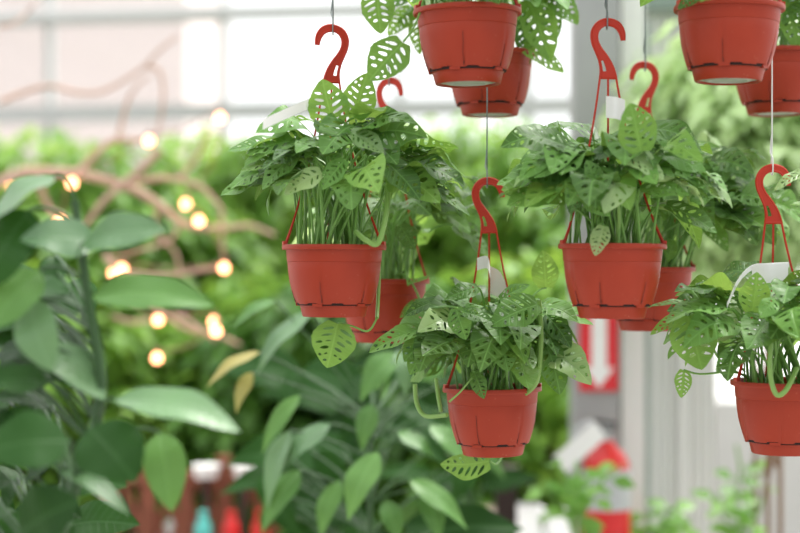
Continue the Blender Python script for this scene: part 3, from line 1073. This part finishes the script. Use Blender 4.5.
cr1 = crown_mesh('foliage', 4600, .44, .34, .64, .10, 51, M['hedge'], clump=34)
cr2 = crown_mesh('foliage', 4600, .44, .34, .66, .10, 52, M['hedge_deep'], clump=34)
tr1 = trunk_mesh('trunk', 1.5, .03, .3, 53)
tr1['h'] = 1.5
WH = [  # px centre, py centre, depth, crown, scale, label
    (25, 298, 6.8, 1, 1.0, 'bright green shrub behind the string lights at the far left under the beam'),
    (125, 300, 6.5, 2, 1.0, 'bright leafy shrub directly behind the knot of bare lit branches'),
    (215, 292, 7.0, 1, 1.0, 'light green shrub behind the uppermost right bulb of the string lights'),
    (300, 285, 7.2, 2, 1.0, 'shrub seen just left of the centre left pot, behind its leaves'),
    (395, 290, 6.8, 1, 1.0, 'light shrub in the gap between the centre left pot and the pot behind it'),
    (475, 282, 7.0, 1, 1.0, 'pale green shrub behind the hook of the lowest middle pot'),
    (545, 290, 6.6, 2, 1.0, 'green shrub left of the grey column, behind the right of centre pot'),
    (20, 430, 6.0, 2, 1.0, 'shrub low at the far left behind the dark broad-leaved plant'),
    (130, 400, 6.1, 1, .75, 'shrub below the lit branches, above the red-brown lattice'),
    (230, 400, 6.2, 2, .75, 'shrub right of the lowest bulbs, above the lattice'),
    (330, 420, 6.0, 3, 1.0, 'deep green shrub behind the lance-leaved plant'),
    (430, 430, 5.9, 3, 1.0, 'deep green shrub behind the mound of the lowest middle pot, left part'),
    (530, 420, 5.8, 1, .85, 'light shrub right of the lowest middle pot, beside the fire extinguisher sign'),
]
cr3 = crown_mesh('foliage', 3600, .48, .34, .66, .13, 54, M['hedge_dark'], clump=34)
used = set()
for i, (px, py, d, k, sc, lab) in enumerate(WH):
    p = P(px, py, d)
    root = thing('shrub', lab, 'shrub', (p.x, p.y, 0), (0, 0, i * 1.3), 'shrubs of the green background')
    for src, first in (({1: cr1, 2: cr2, 3: cr3}[k], k not in used), (tr1, not used)):
        c = src
        if not first:
            c = src.copy()
            C.objects.link(c)
        c.parent = root
        if src is tr1:
            c.scale = (1, 1, p.z / 1.5)
        else:
            c.location = (0, 0, p.z)
            c.scale = (sc, sc, sc)
    used.add(k)

crt = crown_mesh('foliage', 2000, .60, .45, .55, .12, 61, M['tree'], clump=17, droop=.9)
trt = trunk_mesh('trunk', 2.0, .025, .3, 62)
trt['h'] = 2.0
WT = [(728, 135, 4.45, .55, 752, 'pale leafy tree at upper right, left of the cord of the right edge pot'),
      (790, 165, 4.2, .72, 776, 'pale leafy tree at the right edge behind the right edge hook'),
      (728, 226, 4.3, .52, 764, 'lower pale tree between the right of centre foliage and the right edge pot')]
for i, (px, py, d, sc, tpx, lab) in enumerate(WT):
    p = P(px, py, d)
    tx = wx(tpx, d)
    root = thing('tree', lab, 'tree', (tx, d, 0), (0, 0, 0), 'pale trees at the right')
    for src in (crt, trt):
        o = src
        if i:
            o = src.copy()
            C.objects.link(o)
        o.parent = root
        if src is crt:
            o.location = (p.x - tx, 0, p.z)
            o.rotation_euler = (0, 0, i * 2.1)
            o.scale = (sc, sc, sc)
        else:
            o.scale = (.28, .28, p.z / 2.0)


# ------------------------------------------------------------------ bare branches and the string of lights
BD = 5.0
bt = thing('bare_tree', 'bare pinkish brown branching tree draped with warm string lights at left', 'tree', (wx(-40, BD), BD + .1, 0))


def BL(px, py, dd=0):
    return P(px, py, BD + dd) - Vector(bt.location)


mb = MB()
mb.tube(spline([(0, 0, 0), (.02, 0, .6), (-.02, .02, 1.2), BL(-40, 215), BL(-5, 185), BL(30, 172)], 6), [.045] * 8 + [.035] * 8 + [.026] * 8 + [.018] * 7, 10)
mb.build('trunk', M['twig'], bt)
BR = [
    (.014, [(20, 172), (50, 172), (78, 174), (105, 180), (135, 190), (160, 205), (180, 222), (200, 228)], 0),
    (.010, [(78, 172), (95, 155), (110, 142), (130, 140), (150, 140)], .05),
    (.010, [(160, 150), (140, 170), (118, 188), (100, 205), (85, 225), (68, 228)], -.05),
    (.009, [(38, 178), (45, 200), (60, 225), (70, 235)], .0),
    (.008, [(135, 182), (165, 178), (195, 184), (210, 195), (222, 210)], .08),
    (.007, [(0, 102), (25, 92), (50, 86), (75, 92), (100, 92), (125, 80), (145, 66), (160, 50), (178, 36)], .1),
    (.006, [(145, 66), (160, 72), (163, 100), (158, 130), (150, 150)], .12),
    (.006, [(118, 142), (125, 110), (135, 88), (150, 76)], .1),
    (.008, [(200, 228), (225, 228), (250, 226), (275, 235)], .05),
    (.009, [(105, 255), (118, 270), (140, 275), (170, 276), (200, 270), (226, 268)], .0),
    (.008, [(118, 268), (135, 282), (150, 300), (170, 318), (190, 330), (215, 334), (240, 345)], .05),
    (.007, [(175, 312), (190, 322), (205, 332), (215, 340)], -.05),
    (.006, [(160, 205), (155, 230), (175, 252), (180, 275)], .08),
    (.006, [(222, 210), (222, 240), (226, 268)], .1),
    (.006, [(180, 222), (170, 240), (140, 250), (110, 258)], .03),
    (.005, [(0, 26), (15, 22), (28, 12), (35, 2)], .1),
    (.006, [(178, 180), (195, 160), (205, 140), (212, 125)], .08),
    (.006, [(150, 320), (130, 322), (112, 316)], .08),
]
for r, pts, dd in BR:
    sp = spline([BL(x, y, dd + .02 * math.sin(x * .3)) for x, y in pts], 5)
    mb = MB()
    mb.tube(sp, [r * 1.25 * (1 - .5 * i / len(sp)) for i in range(len(sp))], 8)
    mb.build('branch', M['twig'], bt)

BULBS = [(8, 182, .05), (60, 222, 0), (72, 183, 0), (149, 141, .0), (220, 118, .05), (186, 204, 0), (199, 221, -.08), (224, 268, .0), (122, 269, 0), (114, 273, .06), (158, 320, 0), (214, 322, .08), (216, 331, -.05), (157, 358, 0)]
sl = thing('string_lights', 'string of glowing warm round bulbs wound through the bare branches', 'lights', P(149, 141, BD))
slo = Vector(sl.location)
order = [(-60, 190, .05), (8, 176, .05), (40, 190, 0), (60, 216, 0), (72, 177, 0), (110, 160, 0), (149, 135, 0), (185, 128, .03), (220, 112, .05), (214, 160, .04), (186, 198, 0), (199, 215, -.08), (215, 240, -.04), (224, 262, 0), (170, 268, 0), (122, 263, 0), (114, 267, .06), (130, 300, .04), (158, 314, 0), (190, 312, .05), (214, 316, .08), (216, 325, -.05), (190, 345, 0), (157, 352, 0)]
mb = MB()
mb.tube(spline([P(x, y, BD - .03 + dd) - slo for x, y, dd in order], 5), .0028, 6)
mb.build('cable', M['cable'], sl)
bm_b = MB()
bm_b.lathe([(.0005, -.018), (.008, -.0165), (.014, -.0115), (.0175, -.004), (.0175, .003), (.014, .011), (.009, .0165), (.0065, .020)], 16, 0, True)
bm_s = MB()
bm_s.lathe([(.0075, .018), (.0078, .034), (.0055, .040), (.0025, .044)], 12, 0, True)
bulb0 = bm_b.build('bulb', M['bulb'], sl)
sock0 = bm_s.build('socket', M['cable'], bulb0)
for i, (x, y, dd) in enumerate(BULBS):
    if i == 0:
        b, s = bulb0, sock0
    else:
        b = bulb0.copy()
        C.objects.link(b)
        s = sock0.copy()
        C.objects.link(s)
        s.parent = b
    b.parent = sl
    b.location = P(x, y, BD - .03 + dd) - slo
    b.scale = (.8, .8, .8)

# ------------------------------------------------------------------ lattice, bottles, cards, low left
LD = 5.3
p0, p1 = P(110, 462, LD), P(300, 462, LD)
lat = thing('lattice_fence', 'red-brown wooden lattice low at left below the green shrubs', 'fence', (p0.x, LD, 0))
W, H = p1.x - p0.x, p0.z
for k in range(6):
    mb = MB()
    x = W * k / 5
    mb.box((x - .022, -.02, 0), (x + .022, .02, H + (.02 if k % 2 else -.03)))
    mb.build('post', M['brownwood'], lat, smooth=False)
for k in range(-2, 12):
    for sgn in (1, -1):
        xa, xb = k * .065, k * .065 + sgn * .22
        za, zb = H - .62, H - .06
        if min(xa, xb) < 0 or max(xa, xb) > W:
            continue
        a, b = Vector((xa, .005 * sgn, za)), Vector((xb, .005 * sgn, zb))
        mb = MB()
        dv = (b - a).normalized()
        nn = Vector((dv.z, 0, -dv.x)) * .012
        t = Vector((0, .004, 0))
        vs = [a - nn - t, a + nn - t, a + nn + t, a - nn + t, b - nn - t, b + nn - t, b + nn + t, b - nn + t]
        mb.add(vs, [(0, 3, 2, 1), (4, 5, 6, 7), (0, 1, 5, 4), (1, 2, 6, 5), (2, 3, 7, 6), (3, 0, 4, 7)])
        mb.build('slat', M['brownwood'], lat, smooth=False)
for z in (H - .05, H - .6):
    mb = MB()
    mb.box((0, -.028, z - .02), (W, -.018, z + .02))
    mb.build('rail', M['brownwood'], lat, smooth=False)
# shelf in front carrying the bottles
sz = P(0, 560, 5.05).z
xs0, xs1 = wx(120, 5.05), wx(310, 5.05)
sh = thing('plank_bench', 'low plank bench in front of the lattice, holding small bottles', 'bench', ((xs0 + xs1) / 2, 5.05, 0))
mb = MB()
mb.box((-(xs1 - xs0) / 2, -.12, sz - .03), ((xs1 - xs0) / 2, .12, sz))
mb.build('bench_top', M['brownwood'], sh, smooth=False)
for sx in (-1, 1):
    for sy in (-1, 1):
        mb = MB()
        x = sx * ((xs1 - xs0) / 2 - .04)
        mb.box((x - .02, sy * .09 - .02, 0), (x + .02, sy * .09 + .02, sz - .03))
        mb.build('leg', M['brownwood'], sh, smooth=False)


def bottle(px, mat, label):
    t = thing('bottle', label, 'bottle', (wx(px, 5.05), 5.05, sz), group='small bottles by the lattice')
    h = P(0, 511, 5.05).z - sz
    mb = MB()
    mb.lathe([(0, 0), (.025, 0), (.0265, .006), (.0265, h * .62), (.022, h * .76), (.013, h * .84)], 24, 0, False)
    mb.build('body', M[mat], t)
    mb = MB()
    mb.lathe([(.013, h * .82), (.0145, h * .84), (.0145, h * .98), (.012, h), (0, h)], 20, 0, False)
    mb.build('cap', M[mat], t)


bottle(203, 'teal', 'small teal bottle before the lattice at lower left')
bottle(231, 'red', 'small dark red bottle just right of the teal one')
bottle(260, 'red', 'rightmost small red bottle before the lattice')
for px, w, lab in ((206, .09, 'white nursery pot on the lattice shelf above the teal bottle'), (243, .065, 'white nursery pot above the red bottles')):
    # a white pot on the top of the lattice
    z = H + .0
    t = thing('nursery_pot', lab, 'pot', (wx(px, LD - .09), LD - .09, .0), group='white nursery pots at the lattice')
    mb = MB()
    mb.lathe([(0, H - .04), (w * .4, H - .04), (w * .5, H - .005), (w * .54, H - .005), (w * .54, H + .0), (w * .46, H), (0, H - .012)], 24, 0, False)
    mb.build('pot', M['white'], t)
    mb = MB()
    mb.tube([(0, 0, -.03), (0, 0, H - .04)], .012, 8)
    mb.build('stand', M['darkwood'], t)

# ------------------------------------------------------------------ column, sign, fire extinguisher, panels: the right side
CD = 4.6
mb = MB()
mb.box((wx(574, CD), CD, 0), (wx(619, CD), CD + .13, 3.2))
o = struct('trim_1', mb, M['steel_dark'])
mb = MB()
mb.box((wx(619, CD + .1) + .002, CD + .06, 0), (wx(643, CD + .1), CD + .16, 3.2))
struct('trim_2', mb, M['frame'])
mb = MB()
mb.box((wx(643, CD + .1) + .002, CD + .10, 0), (wx(650, CD + .1), CD + .18, 2.32))
struct('trim_3', mb, M['seal'])
# ribbed sliding panel
PD = 4.9
x0, x1 = wx(640, PD) + .01, wx(716, PD)
mb = MB()
n = 9
zt = 3.2
prof = []
for i in range(n * 4 + 1):
    x = x0 + (x1 - x0) * i / (n * 4)
    prof.append((x, PD + (.0 if (i % 4) in (0, 1) else .008)))
vs, fs = [], []
for z in (0, zt):
    for x, y in prof:
        vs.append((x, y, z))
for z in (0, zt):
    for x, y in prof:
        vs.append((x, PD + .04, z))
k = len(prof)
for i in range(k - 1):
    fs.append((i, i + 1, k + i + 1, k + i))
    fs.append((2 * k + i + 1, 2 * k + i, 3 * k + i, 3 * k + i + 1))
fs.append((0, k, 3 * k, 2 * k))
fs.append((k - 1, 3 * k - 1, 4 * k - 1, 2 * k - 1))
mb.add(vs, fs)
struct('wall_right', mb, M['panel'])
mb = MB()
hz = P(0, 2, PD).z
mb.box((wx(634, PD), PD - .05, hz - .03), (wx(900, PD), PD - .005, hz + .08))
struct('trim_4', mb, M['seal'])
# narrow white strip standing in for a bright highlight on the panel
mb = MB()
mb.box((wx(679, PD), PD - .012, .3), (wx(686, PD), PD - .002, 2.8))
struct('panel_highlight', mb, M['frame'])

# arrow sign
sd = CD - .012
a = P(580, 250, sd)
b = P(618, 391, sd)
sg = thing('arrow_sign', 'red sign with a white arrow pointing down, on the grey column above the extinguisher', 'sign', ((a.x + b.x) / 2, sd, b.z))
w, h = (b.x - a.x) / 2, a.z - b.z
mb = MB()
mb.box((-w, -.002, 0), (w, .010, h))
mb.build('board', M['sign_red'], sg, smooth=False)
mb = MB()
s = w / .0532
out = [(0, .008), (.042 * s, .068), (.021 * s, .068), (.021 * s, h - .03), (-.021 * s, h - .03), (-.021 * s, .068), (-.042 * s, .068)]
vs = [(x, -.0035, z) for x, z in out] + [(x, -.0015, z) for x, z in out]
k = len(out)
mb.add(vs, [tuple(range(k)), tuple(range(2 * k - 1, k - 1, -1))] + [(i, k + i, k + (i + 1) % k, (i + 1) % k) for i in range(k)])
mb.build('arrow', M['white'], sg, smooth=False)

# fire extinguisher
ED = CD - .12
e_top = P(604, 451, ED).z
ex = thing('fire_extinguisher', 'red fire extinguisher hanging on the grey column under the arrow sign', 'fire extinguisher', (wx(606, ED), ED, e_top - .46))
mb = MB()
mb.lathe([(0, 0), (.060, 0), (.068, .01), (.068, .40), (.064, .43), (.050, .455), (.028, .475), (.022, .49), (0, .49)], 40, 0, False)
mb.build('cylinder', M['red'], ex)
mb = MB()
mb.lathe([(.0683, .30), (.0692, .301), (.0692, .412), (.0683, .413)], 40, 0, False)
mb.build('label_band', M['greylab'], ex)
mb = MB()
mb.lathe([(.018, .488), (.018, .515), (.012, .52), (.012, .535), (0, .535)], 20, 0, False)
mb.build('valve', M['steel_dark'], ex)
mb = MB()
mb.box((-.035, -.012, 0), (.030, .012, .008), 0, Matrix.Translation((0, 0, .537)) @ Matrix.Rotation(.15, 4, 'Y'))
mb.build('handle', M['black'], ex, smooth=False)
mb = MB()
mb.box((-.030, -.012, 0), (.026, .012, .007), 0, Matrix.Translation((0, 0, .515)) @ Matrix.Rotation(-.1, 4, 'Y'))
mb.build('lever', M['black'], ex, smooth=False)
mb = MB()
mb.tube(spline([(-.015, 0, .515), (-.05, -.02, .54), (-.09, -.02, .50), (-.10, -.02, .38), (-.085, -.02, .2)], 6), .009, 8)
mb.build('hose', M['greylab'], ex)
mb = MB()
c = P(580, 447, ED - .05) - Vector(ex.location)
R_ = Matrix.Translation(c) @ Matrix.Rotation(.85, 4, 'Y')
mb.box((-.028, -.001, -.075), (.028, .001, .075), 0, R_)
o = mb.build('inspection_tag', M['white'], ex, smooth=False)
o['label'] = 'white inspection tag'
mb = MB()
mb.box((-.03, .06, .30), (.03, ED * 0 + .118, .36))
mb.build('bracket', M['steel_dark'], ex, smooth=False)


# ------------------------------------------------------------------ small leafy plants, lower right
def sprig(name, label, px, py_base, d, stems, nleaf, ls, seed, mat='smallleaf', group=None):
    rg = random.Random(seed)
    loc = Vector((wx(px, d), d, 0))
    root = thing(name, label, 'plant', loc, group=group)
    leaf = MB()
    for st in stems:
        pts = [P(x, y, d + dd) - loc for x, y, dd in st]
        base = Vector((0, 0, .18))
        sp = spline([base, Vector((pts[0].x * .5, 0, (pts[0].z + .18) / 2))] + pts, 6)
        mb = MB()
        mb.tube(sp, .004, 6)
        mb.build('stem', M['stem'], root)
        vis = sp[8:]
        for i in range(nleaf):
            b = rg.choice(vis)
            a = rg.uniform(0, 2 * PI)
            e = Vector((math.cos(a), math.sin(a) * .8, rg.uniform(-.5, .4))).normalized()
            b2 = b + e * ls * .3
            l = ls * rg.uniform(.7, 1.25)
            put_leaf(leaf, SMALL, b2, b2 + e * l, (rg.uniform(-.4, .4), -.6, .8), rg.uniform(.9, 1.2), .05, .25, .02, 0, rg)
            leaf.tube([b, b2], .002, 4, 0, (.5, .5), (.5, .5))
    leaf.build('foliage', M[mat], root)
    mb = MB()
    mb.lathe([(0, 0), (.08, 0), (.11, .2), (.12, .2), (.12, .22), (.1, .22), (.095, .19), (0, .19)], 28, 0, False)
    mb.build('planter_pot', M['beige'], root)
    return root


sprig('leafy_shrub', 'small bright green leafy plant standing in front of the fire extinguisher', 590, 533, 4.1,
      [[(575, 540, 0), (568, 490, 0), (556, 458, 0)], [(580, 540, 0), (586, 500, 0), (592, 468, .05)], [(580, 540, 0), (596, 490, 0), (616, 470, 0)], [(575, 540, 0), (578, 490, -.05), (576, 462, 0)], [(575, 540, 0), (558, 510, .05), (548, 490, 0)]],
      9, .06, 71)
sprig('leafy_vine', 'upright twining plant with sparse small leaves at lower right below the right edge pot', 745, 533, 4.4,
      [[(742, 540, 0), (735, 500, 0), (740, 470, 0), (736, 445, 0)], [(745, 540, 0), (752, 505, 0), (745, 480, 0), (752, 462, 0)], [(745, 540, 0), (758, 515, 0), (765, 490, 0)], [(740, 540, 0), (722, 515, 0), (716, 495, 0)]],
      8, .055, 72)
sprig('leafy_shrub', 'low light green plant at the bottom edge, right of the fire extinguisher', 655, 533, 4.5,
      [[(655, 545, 0), (650, 525, 0), (645, 512, 0)], [(658, 545, 0), (665, 520, 0), (672, 508, 0)], [(655, 545, 0), (680, 528, 0), (690, 520, 0)], [(655, 545, 0), (640, 530, 0), (632, 524, 0)]],
      10, .055, 73)

# bench with small goods behind the lowest pot
GD = 5.2
zt_ = P(0, 538, GD).z
xg0, xg1 = wx(470, GD), wx(575, GD)
gb = thing('display_table', 'pale display table at the bottom edge below the lowest middle pot', 'table', ((xg0 + xg1) / 2, GD, 0))
mb = MB()
mb.box((-(xg1 - xg0) / 2, -.2, zt_ - .03), ((xg1 - xg0) / 2, .2, zt_))
mb.build('table_top', M['frame'], gb, smooth=False)
for sx in (-1, 1):
    for sy in (-1, 1):
        mb = MB()
        x = sx * ((xg1 - xg0) / 2 - .03)
        mb.box((x - .015, sy * .17 - .015, 0), (x + .015, sy * .17 + .015, zt_ - .03))
        mb.build('leg', M['frame'], gb, smooth=False)


def goods_pot(px, top, w, mat, label, name='plant_pot', cat='pot'):
    t = thing(name, label, cat, (wx(px, GD), GD, zt_))
    h = P(0, top, GD).z - zt_
    mb = MB()
    mb.lathe([(0, 0), (w * .40, 0), (w * .48, h * .85), (w * .52, h * .85), (w * .52, h), (w * .45, h), (w * .42, h * .8), (0, h * .8)], 28, 0, False)
    mb.build('pot', M[mat], t)
    mb = MB()
    mb.lathe([(0, h * .84), (w * .42, h * .82)], 20, 0, False)
    mb.build('soil', M['soil'], t)


goods_pot(491, 508, .075, 'beige', 'beige clay pot at the bottom edge left of the dark post')
goods_pot(527, 506, .10, 'white', 'white pot at the bottom edge just right of the dark post')
goods_pot(556, 510, .09, 'white', 'white pot at the bottom edge near the fire extinguisher plant')
pp = thing('wooden_post', 'dark wooden post at the bottom below the lowest middle pot', 'post', (wx(506, 4.9), 4.9, 0))
mb = MB()
mb.box((-.032, -.032, 0), (.032, .032, P(0, 470, 4.9).z))
mb.build('shaft', M['darkwood'], pp, smooth=False)
mb = MB()
mb.box((-.038, -.038, P(0, 470, 4.9).z), (.038, .038, P(0, 466, 4.9).z))
mb.build('post_cap', M['darkwood'], pp, smooth=False)

# ------------------------------------------------------------------ the greenhouse shell
mb = MB()
mb.box((-7, -3, -.05), (6, 10.4, 0))
struct('floor', mb, M['floor'])
# rear glazed wall, turned a little
WROT = math.radians(9.5)
WM = Matrix.Translation(Vector((wx(0, 9.0), 9.0, 0))) @ Matrix.Rotation(-WROT, 4, 'Z')
z_pipe = 1.6 + 245.5 / F * 9.0
z_led = 1.6 + 152 / F * 9.0
mb = MB()
mb.box((-4, -.02, 0), (8, .10, .9), 0, WM)
struct('wall_back', mb, M['concrete'])
mb = MB()
pts = [WM @ Vector((-4, -.06, z_pipe)), WM @ Vector((8, -.06, z_pipe))]
mb.tube(pts, .042, 16)
struct('trim_6', mb, M['steel'], smooth=True)
mb = MB()
mb.box((-4, -.05, z_led - .05), (8, .03, z_led + .04), 0, WM)
struct('trim_7', mb, M['steel'])
mb = MB()
mb.box((-4, -.04, 4.2), (8, .04, 4.3), 0, WM)
for px, w in ((-120, .05), (52, .035), (230, .04), (405, .04), (530, .05), (600, .05), (700, .05), (800, .05)):
    x = (px / 1600 * 9.0) / math.cos(WROT) * (1 - .012 * (px / 400))
    mb.box((x - w / 2, -.03, .9), (x + w / 2, .03, 4.2), 0, WM)
fr = struct('window_1', mb, M['steel'])
mb = MB()
mb.box((-4, -.004, .9), (8, .004, 4.2), 0, WM)
pane = struct('window_2', mb, M['glass'])
# roof pipes that carry the wires
mb = MB()
for y in (2.46, 2.78):
    mb.tube([(-3, y, 3.08), (3.4, y, 3.08)], .025, 12)
for x in (-3, 0, 3.4):
    mb.tube([(x, 1.0, 3.13), (x, 8.5, 3.13)], .03, 12)
struct('ceiling', mb, M['steel'], smooth=True)
# outside: pale ground and a pale pink building
mb = MB()
mb.box((-30, 10.4, -.06), (30, 45, -.01))
o = struct('outside_ground', mb, M['concrete'])
bd = thing('outside_building', 'pale pink building seen through the greenhouse glass at top left', 'building', (-4.2, 15, 0))
mb = MB()
mb.box((-7, 0, 0), (2.2, 4, 7))
mb.build('wall', M['pink'], bd, smooth=False)

# ------------------------------------------------------------------ light, camera
world = bpy.data.worlds.new('sky')
bpy.context.scene.world = world
world.use_nodes = True
nt = world.node_tree
bg = nt.nodes['Background']
tc = nt.nodes.new('ShaderNodeTexCoord')
sp_ = nt.nodes.new('ShaderNodeSeparateXYZ')
nt.links.new(tc.outputs['Generated'], sp_.inputs[0])
mr = nt.nodes.new('ShaderNodeMapRange')
mr.inputs[1].default_value = -.45
mr.inputs[2].default_value = 1.0
nt.links.new(math_node(nt, 'ADD', sp_.outputs[2], math_node(nt, 'MULTIPLY', sp_.outputs[1], .4)), mr.inputs[0])
col = mix_col(nt, mr.outputs[0], (.20, .205, .21), (1.0, 1.0, 1.0))
nt.links.new(col, bg.inputs[0])
bg.inputs[1].default_value = 1.65

sun = bpy.data.lights.new('sun', 'SUN')
sun.energy = 3.8
sun.angle = math.radians(25)
sun.color = (1.0, .97, .92)
so = bpy.data.objects.new('sun', sun)
C.objects.link(so)
so.rotation_euler = Vector((-.35, -.30, -.9)).to_track_quat('-Z', 'Y').to_euler()

cam = bpy.data.cameras.new('camera')
cam.sensor_width = 36
cam.lens = 36 * F / 800
cam.dof.use_dof = True
cam.dof.focus_distance = 2.46
cam.dof.aperture_fstop = 1.9
cam.clip_start = .05
co = bpy.data.objects.new('camera', cam)
C.objects.link(co)
co.location = (0, 0, CZ)
co.rotation_euler = (PI / 2, 0, 0)
bpy.context.scene.camera = co

vs_ = bpy.context.scene.view_settings
vs_.view_transform = 'Standard'
vs_.look = 'None'
vs_.gamma = 1
vs_.exposure = .7
vs_.use_curve_mapping = False
